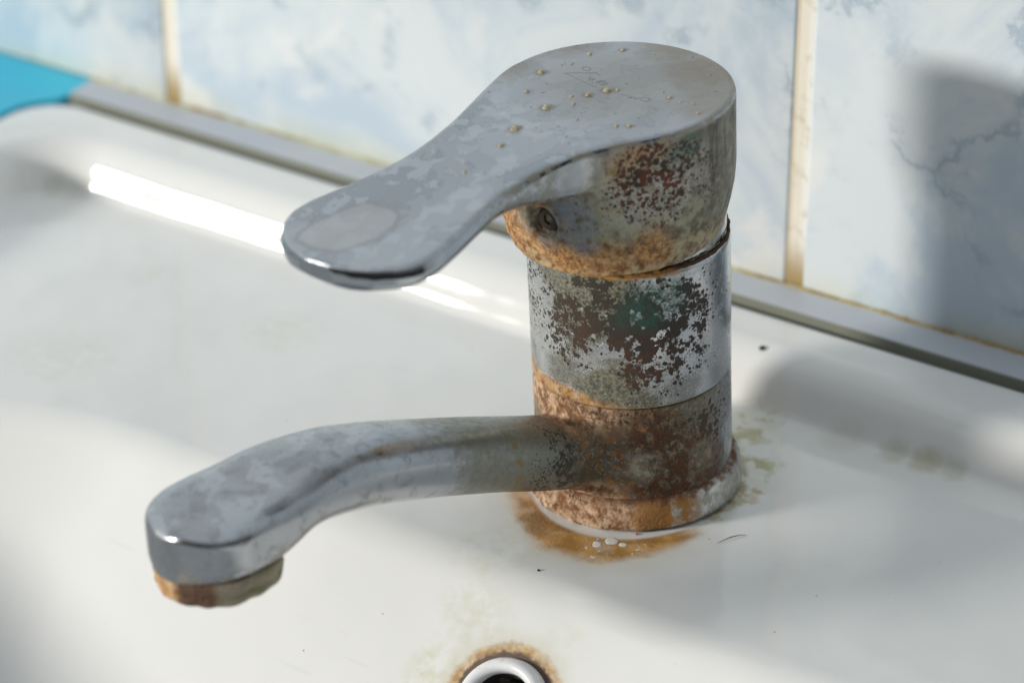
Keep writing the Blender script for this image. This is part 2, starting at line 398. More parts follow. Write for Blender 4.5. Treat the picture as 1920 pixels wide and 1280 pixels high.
# ------------------------------------------------------------------ mixer tap (local axes: x towards the lever tip, y across, z up; mm)
AZ = R(47); LEAN = R(2.4)
Lv = Vector(-math.sin(AZ)*RGT - math.cos(AZ)*Vector((-math.sin(YAW), math.cos(YAW), 0))); Tv = Vector((0, 0, 1)).cross(Lv)
B3 = Matrix((Lv, Tv, Vector((0, 0, 1)))).transposed()
Fh = Vector((-math.sin(YAW), math.cos(YAW), 0))
rotm = Matrix.Rotation(-LEAN, 3, Fh)
if (rotm @ Vector((0, 0, 1))).dot(RGT) > 0: rotm = rotm.transposed()
tap = empty('mixer_tap', 'corroded chrome single-lever mixer tap with rusty body, on the washbasin deck', 'tap')
tap.rotation_mode = 'QUATERNION'; tap.rotation_quaternion = (rotm @ B3).to_quaternion()

# --- materials
CHROME = (.47, .485, .51)
def pits(m, dens, s1=.75, s2=1.7, warp=.35):
    w = m.vm('ADD', m.P, m.vm('SCALE', m.vm('SUBTRACT', m.noise(2.2, 4, .6, color=True), (.5, .5, .5)), sc=warp*2))
    a = m.f('SUBTRACT', m.mul(dens, .92), m.voro(s1, w)); b = m.f('SUBTRACT', m.mul(dens, .72), m.voro(s2, w))
    return m.step(m.mx(a, b), -.02, .05)

m = Mat('corroded_chrome_body')
W = m.warp(.16, 13, detail=6); Wf = m.warp(.9, 2.2, (5, 1, 7), 4)
n1 = m.noise(.09, 5, .6); n2 = m.noise(.45, 6, .65); n3 = m.noise(3.5, 4, .7)
m.base(CHROME, 1., .17)
# milky limescale, left and lower
film = m.blobs([(cyl(-35, 45), 24, .95), (cyl(0, 36), 18, .9), (cyl(30, 33), 14, .95), (cyl(55, 35), 12, .7), (cyl(-10, 55), 14, .7), (cyl(60, 58), 8, .5)], W)
filmm = m.mul(film, m.mixf(m.step(n2, .35, .6), .45, 1.))
m.layer(filmm, m.two(n1, (.36, .375, .37), (.50, .51, .47)), .2, .5)
m.layer(m.mul(m.step(n2, .5, .62), .5), (.48, .50, .53), .4, .4)
# olive grey grime
ol = m.blobs([(cyl(22, 53), 13, 1., .6), (cyl(15, 46), 9, .6), (cyl(35, 31), 14, .95), (cyl(5, 36), 9, .6), (cyl(-30, 33), 8, .5), (cyl(75, 31), 9, .5), (cyl(-5, 58), 7, .7), (cyl(40, 57), 9, .8)], W)
gr = m.step(m.add(ol, m.mul(m.f('SUBTRACT', n3, .5), 1.1)), .35, .75)
m.layer(m.mul(gr, .9), m.two(m.step(m.noise(1.4, 5, .7), .38, .62), (.045, .042, .028), (.25, .24, .155)), .0, .7)
yf = m.mul(m.step(m.noise(1.1, 4, .6, off=(7, 7, 7)), .60, .67), m.mx(ol, m.mul(film, .5))); m.layer(m.mul(yf, .8), (.42, .36, .14), 0, .7)
# pits
dens = m.blobs([(cyl(58, 48), 17, 1.05, .75), (cyl(62, 40), 15, .80, .8), (cyl(28, 52), 15, .80, .8), (cyl(8, 47), 15, .60, .8), (cyl(-22, 52), 17, .45, .9),
                (cyl(84, 49), 13, .62, .9), (cyl(102, 52), 13, .32, .95), (cyl(-30, 40), 14, .30, .9), (cyl(45, 33), 10, .25), (cyl(95, 41), 10, .2), (cyl(66, 37), 8, .78, .8)], W)
dens = m.mul(dens, m.mixf(m.step(m.noise(.2, 4, .6, off=(2, 8, 5)), .36, .58), .35, 1.08))
pt = pits(m, dens)
redz = m.blobs([(cyl(52, 39), 11, .9), (cyl(15, 46), 10, .55), (cyl(62, 36), 8, .7)], W)
sd_ = m.mul(m.mx(dens, m.mul(film, .35)), m.step(m.noise(.35, 4, .6, off=(6, 6, 6)), .34, .60))
m.layer(m.mul(pits(m, sd_, 2.3, 4.6, .2), .85), (.05, .042, .028), 0, .65)
pc = m.two(m.mul(redz, m.step(n2, .38, .56)), m.two(n3, (.022, .018, .013), (.060, .045, .030)), m.two(n3, (.055, .018, .010), (.14, .050, .022)))
m.layer(pt, pc, .0, .62)
gn = m.mul(m.blobs([(cyl(55, 53), 7.5, 1., .55), (cyl(68, 54), 6, .85, .6), (cyl(45, 51), 5, .6)], Wf), m.mul(m.mixf(m.step(n2, .35, .6), .35, 1), m.f('SUBTRACT', 1., m.mul(m.step(m.noise(1.6, 5, .7), .46, .58), .75))))
m.layer(gn, m.two(n3, (.010, .055, .038), (.018, .125, .090)), 0, .6)
# pale flecks
fl = m.mul(m.step(m.voro(.30, Wf), .19, .13), m.step(dens, .3, .5))
m.layer(fl, (.42, .43, .38), .2, .5)
# rusty crust at the lower left seam
seam = m.f('SUBTRACT', m.z, 29.)
lw = m.add(3.2, m.mul(m.f('SUBTRACT', n1, .45), 10)); thL = m.step(m.f('ARCTAN2', m.y, m.x), R(55), R(0))
wz = m.sep(Wf)[2]
cr = m.mul(m.step(m.f('SUBTRACT', m.f('SUBTRACT', wz, 29.), m.mul(lw, thL)), 1.1, -.7), m.step(m.f('ARCTAN2', m.y, m.x), R(78), R(45)))
m.layer(cr, m.two(m.step(n2, .36, .62), (.25, .095, .025), (.70, .47, .27)), 0, .8)
m.layer(m.mul(cr, m.mul(m.step(m.noise(.9, 5, .7), .50, .62), .75)), (.10, .055, .03), 0, .8)
m.layer(m.mul(cr, m.mul(m.step(m.noise(.3, 4, off=(8, 1, 1)), .54, .6), .8)), (.62, .30, .05), 0, .8)
yl = m.step(seam, .55, .15); m.layer(m.mul(yl, .8), (.40, .33, .14), 0, .7)
# orange at the top rim
tp = m.step(m.add(m.z, m.mul(m.f('SUBTRACT', m.noise(.5, 4), .5), 2.5)), 59.2, 60.2)
m.layer(m.mul(tp, m.step(m.f('ARCTAN2', m.y, m.x), R(88), R(60))), m.two(n2, (.30, .13, .03), (.72, .37, .08)), 0, .8)
crust = m.mx(m.mx(m.mul(pt, .6), cr), m.mul(gr, .3))
body_m = m.done(m.add(m.mul(crust, m.add(.6, m.mul(m.noise(2.5, 6, .7), 1.2))), m.mul(n3, .05)), .00035, .9)

m = Mat('corroded_chrome_spout')
W = m.warp(.25, 6, detail=5); Wf = m.warp(.9, 2.2, (5, 1, 7), 4)
n1 = m.noise(.07, 5, .6); n2 = m.noise(.45, 6, .65); n3 = m.noise(3., 4, .7)
m.base((.36, .375, .40), 1., .16)
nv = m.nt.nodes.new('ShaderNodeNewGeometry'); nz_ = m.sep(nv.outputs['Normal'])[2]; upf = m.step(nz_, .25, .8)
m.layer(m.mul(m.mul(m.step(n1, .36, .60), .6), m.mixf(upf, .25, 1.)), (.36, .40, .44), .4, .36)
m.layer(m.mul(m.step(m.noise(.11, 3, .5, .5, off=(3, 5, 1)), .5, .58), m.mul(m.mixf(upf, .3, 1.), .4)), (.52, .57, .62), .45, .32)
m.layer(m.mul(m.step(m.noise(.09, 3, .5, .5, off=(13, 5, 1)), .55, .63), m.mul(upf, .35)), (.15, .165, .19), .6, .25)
m.layer(m.mul(m.step(m.noise(.35, 5, .65, .4, off=(3, 9, 1)), .52, .66), .4), (.13, .135, .13), .4, .4)
# dull olive film on the near half of the pipe, ending at a ragged tide line
tide = m.mul(m.step(m.add(m.x, m.add(m.mul(m.f('SUBTRACT', n2, .5), 16), m.mul(m.f('SUBTRACT', n1, .5), 10))), 64, 53), m.step(m.x, 14, 22))
m.layer(m.mul(tide, .78), m.two(n2, (.12, .12, .085), (.32, .32, .26)), .6, .32)
m.layer(m.mul(tide, m.mul(m.step(m.noise(.8, 6, .7, .3), .46, .62), .5)), (.16, .155, .11), .2, .5)
dk = m.blobs([((25, 6, 16), 24, .72, .9), ((24, 10, 10), 19, .7, .9), ((22, 2, 26), 12, .7, .9)], W)
m.layer(m.mul(pits(m, m.mul(dk, m.step(n2, .3, .6)), 2.4, 4.2, .3), .8), (.06, .055, .04), 0, .6)
m.layer(pits(m, m.mul(dk, m.step(n2, .34, .6)), 1.1, 2.2), (.035, .033, .026), 0, .6)
m.layer(m.mul(m.blobs([((22, 0, 24), 11, .8, .9), ((23, 9, 17), 9, .6, .9)], W), m.mixf(m.step(n3, .35, .65), .4, 1)), (.13, .085, .035), 0, .7)
m.layer(m.mul(m.step(m.z, 12, 6), m.mul(m.step(n3, .5, .6), .6)), (.10, .09, .06), 0, .6)
m.layer(m.mul(m.mul(m.step(m.f('ABSOLUTE', m.f('SUBTRACT', m.x, 41.5)), 1.3, .6), m.step(m.y, 3, 6)), m.step(n2, .45, .55)), (.22, .17, .07), 0, .6)
# collar corrosion, and shade painted where the spout joins (cylinder, radius < 22.5)
rad = m.vm('LENGTH', m.vm('MULTIPLY', m.P, (1, 1, 0))); onc = m.step(rad, 27, 22.5)
th = m.f('ARCTAN2', m.y, m.x)
g1 = m.mul(onc, m.step(th, R(104), R(60)))
m.layer(m.mul(m.mul(onc, m.step(th, R(30), R(60))), m.step(m.add(th, m.mul(m.f('SUBTRACT', n2, .5), 1.6)), R(122), R(88))), m.two(m.noise(.8, 5, .7), (.055, .048, .034), (.30, .285, .225)), .2, .55)
m.layer(m.mul(g1, m.mixf(m.step(n2, .38, .55), .4, .95)), m.two(n2, (.045, .034, .018), (.21, .165, .095)), .05, .7)
m.layer(m.mul(g1, m.mul(m.step(m.noise(1.3, 5, .7, off=(2, 2, 2)), .54, .62), .8)), (.46, .42, .30), 0, .7)
m.layer(m.mul(g1, m.mul(m.step(m.noise(.5, 5, .7, off=(9, 2, 2)), .54, .60), .8)), (.40, .17, .04), 0, .75)
dn = m.blobs([(cyl(92, 20), 14, .72, .9), (cyl(105, 22), 10, .45), (cyl(60, 21), 10, .8), (cyl(70, 13), 10, .8)], W)
m.layer(pits(m, m.mul(dn, m.mixf(m.step(n2, .36, .55), .4, 1))), m.two(n3, (.028, .022, .014), (.09, .055, .03)), 0, .65)
br = m.blobs([(cyl(55, 24), 9, .9), (cyl(75, 17), 8, .7), (cyl(78, 11), 9, .95), (cyl(95, 11), 8, .9), (cyl(60, 9), 9, 1.), (cyl(35, 26), 7, .8), (cyl(45, 18), 8, .5)], W)
m.layer(m.mul(m.mul(br, onc), m.step(n2, .36, .55)), m.two(m.step(n3, .35, .65), (.028, .014, .008), (.20, .072, .016)), 0, .75)
m.layer(m.mul(m.blobs([((22.5, 11, 14), 6, .8, .8), ((23.5, 8, 9), 5, .7, .8), ((21.5, 11.5, 19), 4.5, .6, .8)], Wf), m.step(n3, .30, .55)), (.05, .035, .02), 0, .7)  # shadow of the groove between spout and collar, painted as dark blobs
pe = m.mul(onc, m.mx(m.mul(m.step(th, R(52), R(20)), m.step(m.z, 20, 25)), m.mul(m.step(th, R(48), R(30)), m.step(m.z, 12, 9))))
m.layer(m.mul(pe, m.mixf(m.step(n2, .35, .55), .55, 1)), m.two(m.step(n2, .38, .62), (.28, .11, .03), (.74, .51, .33)), 0, .85)
m.layer(m.mul(pe, m.mul(m.step(m.noise(.8, 5, .7), .5, .62), .75)), (.14, .075, .035), 0, .85)
cs = m.mul(m.blobs([(cyl(45, 28), 6, 1., .6), (cyl(53, 27), 5, 1., .6), (cyl(28, 27.5), 5, .8, .5)], Wf), m.step(m.noise(1.1, 5, .7), .50, .58))
m.layer(cs, (.045, .022, .012), 0, .9)
pale = m.blobs([(cyl(52, 15, 22), 5.5, .8), (cyl(88, 14), 5, .6)], W)
m.layer(m.mul(pale, m.step(n2, .4, .6)), (.46, .44, .34), .1, .6)
# nozzle stains
nz = m.blobs([((118, 12, 31), 7, .7), ((124, 6, 34), 5, .5), ((107, 13, 32), 7, .75), ((100, 12, 34), 6, .6)], Wf)
m.layer(m.mul(nz, m.step(n2, .42, .58)), m.two(m.noise(.2, 3), (.20, .20, .08), (.30, .21, .10)), .1, .6)
sp_crust = m.mul(m.mx(m.mx(pe, m.mul(br, onc)), m.mul(g1, .6)), m.noise(1.4, 6, .7))
spout_m = m.done(m.add(sp_crust, m.add(m.mul(m.mul(dk, n3), .15), m.mul(m.mul(tide, n3), .06))), .0007, .9)

m = Mat('corroded_flange')
W = m.warp(.25, 6, detail=5); n2 = m.noise(.4, 6, .65); n3 = m.noise(3., 4, .7); th = m.f('ARCTAN2', m.y, m.x)
m.base((.58, .58, .56), 1., .25)
m.layer(m.mul(m.step(n2, .42, .6), .6), (.22, .22, .16), .3, .5)
fr = m.step(m.add(th, m.mul(m.f('SUBTRACT', m.noise(.15, 4), .5), 1.2)), R(72), R(60))
m.layer(fr, m.two(m.step(n2, .36, .62), (.28, .115, .04), (.78, .56, .38)), 0, .85)
m.layer(m.mul(fr, m.mul(m.step(m.noise(.7, 5, .7, off=(1, 7, 3)), .52, .62), .6)), (.17, .09, .045), 0, .85)
ogn = m.blobs([(cyl(62, 4, 23), 10, 1., .5), (cyl(50, 6, 23), 5, .7)], W)
m.layer(m.mul(ogn, m.step(n2, .3, .5)), m.two(n3, (.28, .12, .03), (.46, .23, .06)), 0, .7)
tpd = m.step(m.add(m.z, m.mul(m.f('SUBTRACT', n2, .5), 5)), 5.4, 7.4)
m.layer(m.mul(tpd, m.mixf(m.step(th, R(20), R(45)), .35, 1.)), m.two(n3, (.07, .022, .010), (.20, .085, .035)), 0, .8)
cra = m.step(m.voro(.33, m.warp(.5, 4), 'DISTANCE_TO_EDGE'), .05, .01)
cra = m.mul(cra, m.step(m.noise(.12, 3), .48, .6)); m.layer(m.mul(m.mul(cra, fr), .8), (.12, .06, .03), 0, .9)
m.layer(m.step(m.z, .7, .2), (.10, .09, .06), 0, .9)
flange_m = m.done(m.add(m.mul(fr, m.noise(.8, 6, .7)), m.mul(m.mul(cra, fr), -.4)), .0012, .9)

m = Mat('scaled_chrome_lever')
W = m.warp(.2, 7, detail=5); Wf = m.warp(.9, 2.2, (5, 1, 7), 4)
n1 = m.noise(.06, 5, .6); n2 = m.noise(.4, 6, .65); n3 = m.noise(3., 4, .7)
rad = m.vm('LENGTH', m.vm('MULTIPLY', m.vm('SUBTRACT', m.P, (1.5, 0, 0)), (1, 1, 0)))
th = m.f('ARCTAN2', m.y, m.x)
zt = m.f('SUBTRACT', m.z, m.mixf(m.step(m.x, 18, 76), 92., 84.5))      # height against the top face
topf = m.step(zt, -.9, -.25)
m.base((.42, .445, .475), 1., .13)
m.layer(m.mul(topf, .62), m.two(n1, (.215, .255, .305), (.32, .355, .40)), .55, .32)
# tide marks: thin contour lines of a noise
ct = m.noise(.055, 4, .5, .4, off=(11, 3, 0))
for lv, k in ((.44, .35), (.53, .4)):
    ln = m.step(m.f('ABSOLUTE', m.f('SUBTRACT', ct, lv)), .010, .002)
    m.layer(m.mul(m.mul(ln, topf), k*.6), (.24, .27, .31), .3, .5)
    m.layer(m.mul(m.mul(m.step(ct, lv, lv+.012), topf), .16), (.56, .60, .64), .3, .5)
pat = m.step(m.noise(.22, 3, .5, .3, off=(5, 5, 2)), .54, .575)
m.layer(m.mul(m.mul(pat, topf), m.mul(m.step(m.x, 6, 28), .42)), (.50, .555, .61), .3, .45)
# finger-polished patch near the tip
ft = m.step(m.vm('LENGTH', m.vm('MULTIPLY', m.vm('SUBTRACT', W, (71, -3, 84)), (1, 1.35, .2))), 12, 9.5)
fe = m.mul(ft, m.f('SUBTRACT', 1., m.step(m.vm('LENGTH', m.vm('MULTIPLY', m.vm('SUBTRACT', W, (71, -3, 84)), (1, 1.35, .2))), 10.2, 9.))); m.layer(m.mul(m.mul(ft, topf), .55), (.44, .44, .45), .6, .3); m.layer(m.mul(m.mul(fe, topf), .5), (.17, .19, .23), .4, .4)
# brownish bloom on the back right of the cap
bl = m.blobs([((-18, 9, 92), 20, .95, .9), ((-22, -4, 92), 14, .85, .9), ((-8, -24, 92), 12, .8, .9), ((8, -26, 92), 12, .7), ((-8, 20, 92), 14, .7), ((0, 0, 92), 25, .42)], W)
m.layer(m.mul(m.mul(bl, topf), m.mixf(m.step(n3, .35, .65), .55, 1.)), m.two(n2, (.16, .125, .075), (.30, .255, .18)), .1, .5)
# rim of dried scale along the edge
em = m.mul(m.mul(m.step(zt, -1.9, -.7), m.step(zt, -.05, -.4)), m.step(m.x, 58, 40))
m.layer(m.mul(em, m.mul(m.step(n2, .42, .56), .75)), m.two(n3, (.20, .165, .09), (.42, .38, .26)), .1, .6)
# small dark pinholes on top
pd = m.mul(m.step(m.voro(.38, Wf), .12, .07), m.mul(topf, m.step(m.x, 42, 25)))
m.layer(m.mul(pd, .85), (.07, .055, .04), 0, .6)
m.layer(m.mul(m.mul(m.step(m.noise(4.5, 2, .8), .64, .72), topf), m.mul(m.step(m.x, 30, 5), .5)), (.62, .58, .46), .2, .5)
hb = m.blobs([((x_, y_, 92 if x_ < 20 else 91), r_*2.3, .75, .9) for x_, y_, r_ in ((17.3, -3.2, 1.15), (27.8, -1.4, 1.2), (5.8, -16.9, 1), (3.1, 0, 1.05), (7.4, -1.3, .85), (34, 1.1, .7), (12.4, 15.7, .7), (-13.7, -12.4, .7), (-2.7, 12.1, .6))], m.warp(.8, 1.0))
m.layer(m.mul(hb, topf), (.17, .135, .08), .1, .5)
# cap flank
side = m.mul(m.step(rad, 31, 26.2), m.step(zt, -.6, -1.8)); notip = m.step(m.x, 58, 44)
m.layer(m.mul(side, .85), m.two(m.step(n2, .36, .62), (.12, .10, .045), (.50, .47, .36)), .25, .5)
m.layer(m.mul(m.mul(side, m.step(m.noise(1.6, 5, .72), .52, .62)), .55), (.10, .085, .05), .1, .6)
wh = m.blobs([(cyl(55, 82, 25), 13, 1., .6), (cyl(70, 78, 25), 9, .7), (cyl(48, 76, 25), 8, .9), (cyl(80, 84, 25), 9, .7)], W)
m.layer(m.mul(m.mul(wh, side), m.step(n2, .3, .5)), m.two(n2, (.46, .46, .38), (.64, .64, .60)), .1, .5)
yw = m.step(m.noise(.55, 5, .65, off=(4, 4, 9)), .50, .60); m.layer(m.mul(m.mul(yw, side), .55), m.two(n2, (.16, .13, .06), (.40, .35, .19)), .05, .6)
oo = m.blobs([(cyl(42, 87, 25), 6, .9), (cyl(52, 88.5, 25), 6, .8), (cyl(62, 89, 25), 4, .5)], Wf)
m.layer(m.mul(oo, side), m.two(n2, (.40, .20, .06), (.60, .42, .22)), 0, .75)
dn = m.blobs([(cyl(58, 84, 25), 12, .62, .5), (cyl(74, 83, 25), 11, .60, .6), (cyl(48, 79, 25), 9, .52, .7), (cyl(90, 80, 25), 13, .42, .9), (cyl(46, 86, 25), 6, .5), (cyl(62, 76, 25), 10, .45)], W)
m.layer(m.mul(pits(m, m.mul(dn, m.mixf(m.step(m.noise(.3, 4), .38, .58), .7, 1.1)), .95, 2.2), side), m.two(m.step(n2, .42, .56), (.055, .035, .022), (.15, .045, .022)), 0, .65)
gnn = m.mul(m.blobs([(cyl(80, 88.5, 25), 4.5, .8), (cyl(72, 87, 25), 3, .9), (cyl(84, 90, 25), 4, .6)], Wf), m.step(n2, .38, .55))
m.layer(m.mul(gnn, side), (.03, .12, .10), 0, .6)
rg = m.mul(side, m.step(th, R(72), R(105)))
m.layer(m.mul(rg, .55), m.two(n2, (.13, .12, .08), (.34, .33, .29)), .3, .5)
vs = m.mul(m.mul(side, m.step(m.noise(.5, 4, .6, vec=m.vm('MULTIPLY', m.P, (1, 1, .12))), .5, .66)), m.step(th, R(75), R(95)))
m.layer(m.mul(vs, .6), (.07, .065, .045), .2, .55)
# orange foot of the cap
low = m.mul(side, m.step(m.add(m.z, m.mul(m.f('SUBTRACT', n1, .5), 16)), 70.5, 65))
m.layer(m.mul(low, m.mixf(m.step(th, R(80), R(60)), .45, 1.)), m.two(m.step(n2, .36, .60), (.20, .075, .018), (.64, .49, .28)), 0, .75)
og = m.blobs([(cyl(60, 67, 24), 7, 1.), (cyl(20, 65, 24), 9, .9), (cyl(38, 65, 24), 7, .8), (cyl(6, 66, 25), 5, .7, .5), (cyl(6, 76.5, 25), 5, 1.), (cyl(16, 73, 25), 4, 1.), (cyl(-20, 67, 25), 12, .8)], Wf)
m.layer(m.mul(m.mul(og, side), m.mixf(m.step(n2, .38, .55), .4, 1)), m.two(m.step(m.noise(.7, 5, .7), .40, .58), (.26, .085, .02), (.74, .40, .14)), 0, .75)
bg_ = m.blobs([(cyl(24, 73, 25), 7.5, .95, .5), (cyl(28, 69, 25), 5, .8, .6), (cyl(10, 68.5, 25), 4, .6)], Wf)
m.layer(m.mul(m.mul(bg_, side), m.step(n2, .34, .5)), (.27, .30, .36), .6, .35)
yg = m.mul(m.blobs([(cyl(40, 72, 25), 9, .6), (cyl(18, 70, 25), 6, .5), (cyl(75, 70, 25), 10, .5)], W), m.step(n2, .42, .6))
m.layer(m.mul(yg, side), (.42, .41, .25), .1, .6)
dkc = m.mul(m.mul(side, m.step(m.noise(1., 5, .7), .60, .66)), m.step(m.z, 84, 76))
m.layer(m.mul(dkc, .7), (.10, .06, .03), 0, .8)
lsc = m.mul(m.mul(m.step(m.x, 26, 34), m.step(zt, -.7, -1.6)), m.mul(m.step(n2, .40, .58), notip))
m.layer(m.mul(lsc, .6), (.26, .25, .20), .35, .5)
lever_m = m.done(m.add(m.mul(side, m.add(m.mul(m.noise(1.1, 6, .68), 1.), m.mul(og, m.mul(m.noise(2.4, 3), .8)))), m.mul(m.mul(topf, n3), .05)), .0006, .9)

m = Mat('rust_crust'); n2 = m.noise(.6, 6, .65); n3 = m.noise(2., 5, .7); th = m.f('ARCTAN2', m.y, m.x)
m.base(m.two(m.step(n2, .38, .6), (.26, .11, .025), (.74, .39, .09)), 0, .85)
m.layer(m.step(th, R(55), R(78)), m.two(n3, (.045, .02, .008), (.16, .07, .02)))
m.layer(m.step(n3, .58, .66), (.07, .035, .015)); rust_m = m.done(n3, .0008, 1.)

# --- collar + spout
tab = np.array([(0, 19, 3, 8.6, 2.3), (18, 22.5, 6, 8.6, 2.3), (30, 27, 10.5, 8.6, 2.3), (45, 33, 17, 9, 2.4), (60, 38.5, 23, 9.7, 2.5), (70, 42, 26.8, 10.4, 2.6), (80, 44.6, 30.5, 11.3, 2.8),
                (90, 45.6, 33.5, 12.2, 3.0), (97, 45.2, 35.3, 12.9, 3.3), (101, 44.6, 34.2, 13.1, 3.8), (103, 44.3, 33.2, 13.2, 4.2), (108, 44.4, 32.6, 13.3, 4.8), (113, 44.2, 32.4, 13.3, 5),
                (118, 44.0, 32.4, 12.5, 5), (122, 43.9, 32.4, 9.9, 5), (125, 43.8, 32.4, 5.9, 5), (126.3, 43.8, 32.4, 1, 5)], float)
from functools import lru_cache
def smooth_interp(s, k):          # average of linear interpolation over a small window: no kinks
    return float(np.mean(np.interp(s+np.linspace(-3, 3, 7)*(1 if s < 108 else .25), tab[:, 0], tab[:, k])))
def spout_section(s, n=64):
    zt, zb, w, e = (smooth_interp(s, k) for k in (1, 2, 3, 4))
    if s > 113: w = 13.3*math.sqrt(max(1-((s-113)/13.3)**2, .003))
    ed = 126.3-s
    if ed < 3: zt -= 3-math.sqrt(max(9-(3-ed)**2, 0))
    r = []
    for i in range(n):
        a = 2*math.pi*i/n; c_, d_ = math.cos(a), math.sin(a)
        r.append((s, w*math.copysign(abs(c_)**(2/e), c_), (zt+zb)/2+(zt-zb)/2*math.copysign(abs(d_)**(2/e), d_)))
    return r
V_, F_ = [], []
S = list(np.linspace(2, 98, 60))+list(np.linspace(99, 113, 20))+[113+13.3*math.sin(a) for a in np.linspace(.05, math.pi/2-.01, 26)]
loft([spout_section(s) for s in S], V_, F_)
cap_lathe([(20, 5), (21.2, 5.6), (21.4, 6.5), (21.4, 28.2), (21.1, 28.75), (20, 28.8)], 200, V=V_, F=F_)
def wsp(co):
    r = np.hypot(co[:, 0], co[:, 1]); d = np.abs(r-22.5)
    w = np.clip(1-d/5.5, 0, 1)*(co[:, 0] > 12)*(np.abs(co[:, 1]) < 15)*np.clip((28.3-co[:, 2])/1.5, 0, 1)*np.clip((co[:, 2]-6)/1, 0, 1)
    w2 = np.clip(1-np.abs(co[:, 0]-99)/7, 0, 1)*(co[:, 2] < 38)*.9
    return np.maximum(w, w2)*.55
spout = remeshed('spout', V_, F_, .42, spout_m, tap, wsp, 3, 26)
m = Mat('aerator_rusty'); n2 = m.noise(.4, 5); th = m.f('ARCTAN2', m.y, m.x)
m.base(m.two(m.step(n2, .38, .6), (.45, .24, .09), (.66, .44, .24)), 0, .7)
m.layer(m.step(th, R(4), R(20)), m.two(n2, (.06, .022, .012), (.16, .09, .045)), 0, .7)
m.layer(m.step(th, R(45), R(58)), m.two(n2, (.20, .15, .075), (.45, .41, .33)), 0, .6)
m.layer(m.mul(m.step(th, R(55), R(90)), m.step(n2, .4, .6)), (.25, .24, .12)); aer_m = m.done(m.noise(1., 5), .0008)
V_, F_ = cap_lathe([(9.5, .4), (10.2, -.9), (11.8, -1.1), (12.4, -.5), (12.6, .5), (12.3, .9), (12.3, 1.4), (12.75, 1.9), (12.8, 4.4), (11, 4.8)], 96)
V_ = [(x+.35*mnoise.noise(Vector((x*.4, y*.4, z))), y+.35*mnoise.noise(Vector((x*.4, y*.4, z+9))), z+.7*mnoise.noise(Vector((x*.3, y*.3, 4)))) for x, y, z in V_]
ae = mesh('aerator', V_, F_, aer_m, spout); ae.location = Vector((113, 0, 28.6))*MM

# --- foot flange
V_, F_ = lathe([(19, .2), (23.0, .15), (23.5, .5), (23.6, 1.4), (23.5, 3.4), (23.1, 5.3), (22.4, 6.6), (21.7, 7.1), (20, 7.0)], 260)
nV = []
for x, y, z in V_:
    a = math.degrees(math.atan2(y, x)); k = max(0, min(1, (70-abs(a-20))/25))
    q = .38*k*mnoise.fractal(Vector((x*.35, y*.35, z*.35)), 1, 2, 4); r = math.hypot(x, y)
    nV.append((x*(1+q/r), y*(1+q/r), z+.25*k*mnoise.noise(Vector((x*.5, y*.5, 1)))*(z > 1)))
mesh('base_flange', nV, F_, flange_m, tap)

# --- sleeve (body)
prof = [(19.5, 29.0), (21.2, 29.05), (21.45, 29.4)] + [(21.45+.15*(z-29)/31, z) for z in np.linspace(30, 59.6, 60)] + [(21.45, 60.1), (21.1, 60.4), (18.5, 60.5)]
V_, F_ = lathe(prof, 260); mesh('body', V_, F_, body_m, tap)
# --- cartridge collar seen under the cap, and the crusted joint
m = Mat('collar_chrome'); m.base((.6, .61, .62), 1, .2); m.layer(m.mul(m.step(m.noise(.5, 5), .45, .6), .6), (.35, .32, .18), .1, .6)
m.layer(m.step(m.voro(.9), .2, .1), (.06, .045, .03), 0, .6); coll_m = m.done()
V_, F_ = lathe([(17, 59), (20.6, 60.9), (20.8, 61.5), (20.8, 67.5), (18, 69)], 160); mesh('cartridge_collar', V_, F_, coll_m, tap)
rows = []; V_, F_ = [], []; n = 360
for i in range(n):
    a = 2*math.pi*i/n; p = Vector((math.cos(a)*5, math.sin(a)*5, 0)); deg = math.degrees(math.atan2(math.sin(a), math.cos(a)))
    fat = .62 if -60 < deg < 62 else .42
    r_ = fat+.28*mnoise.fractal(p*2.2, 1, 2, 4); R0 = 21.15+.12*mnoise.noise(p*3); zc = 60.7+.18*mnoise.noise(p*1.5+Vector((9, 0, 0)))
    rows.append([((R0+r_*math.cos(b))*math.cos(a), (R0+r_*math.cos(b))*math.sin(a), zc+r_*math.sin(b)) for b in np.linspace(0, 2*math.pi, 9)[:-1]])
for r in rows: V_.extend(r)
for i in range(n):
    for k in range(8):
        j = (i+1) % n; l = (k+1) % 8; F_.append((i*8+k, i*8+l, j*8+l, j*8+k))
mesh('rust_seam', V_, F_, rust_m, tap)

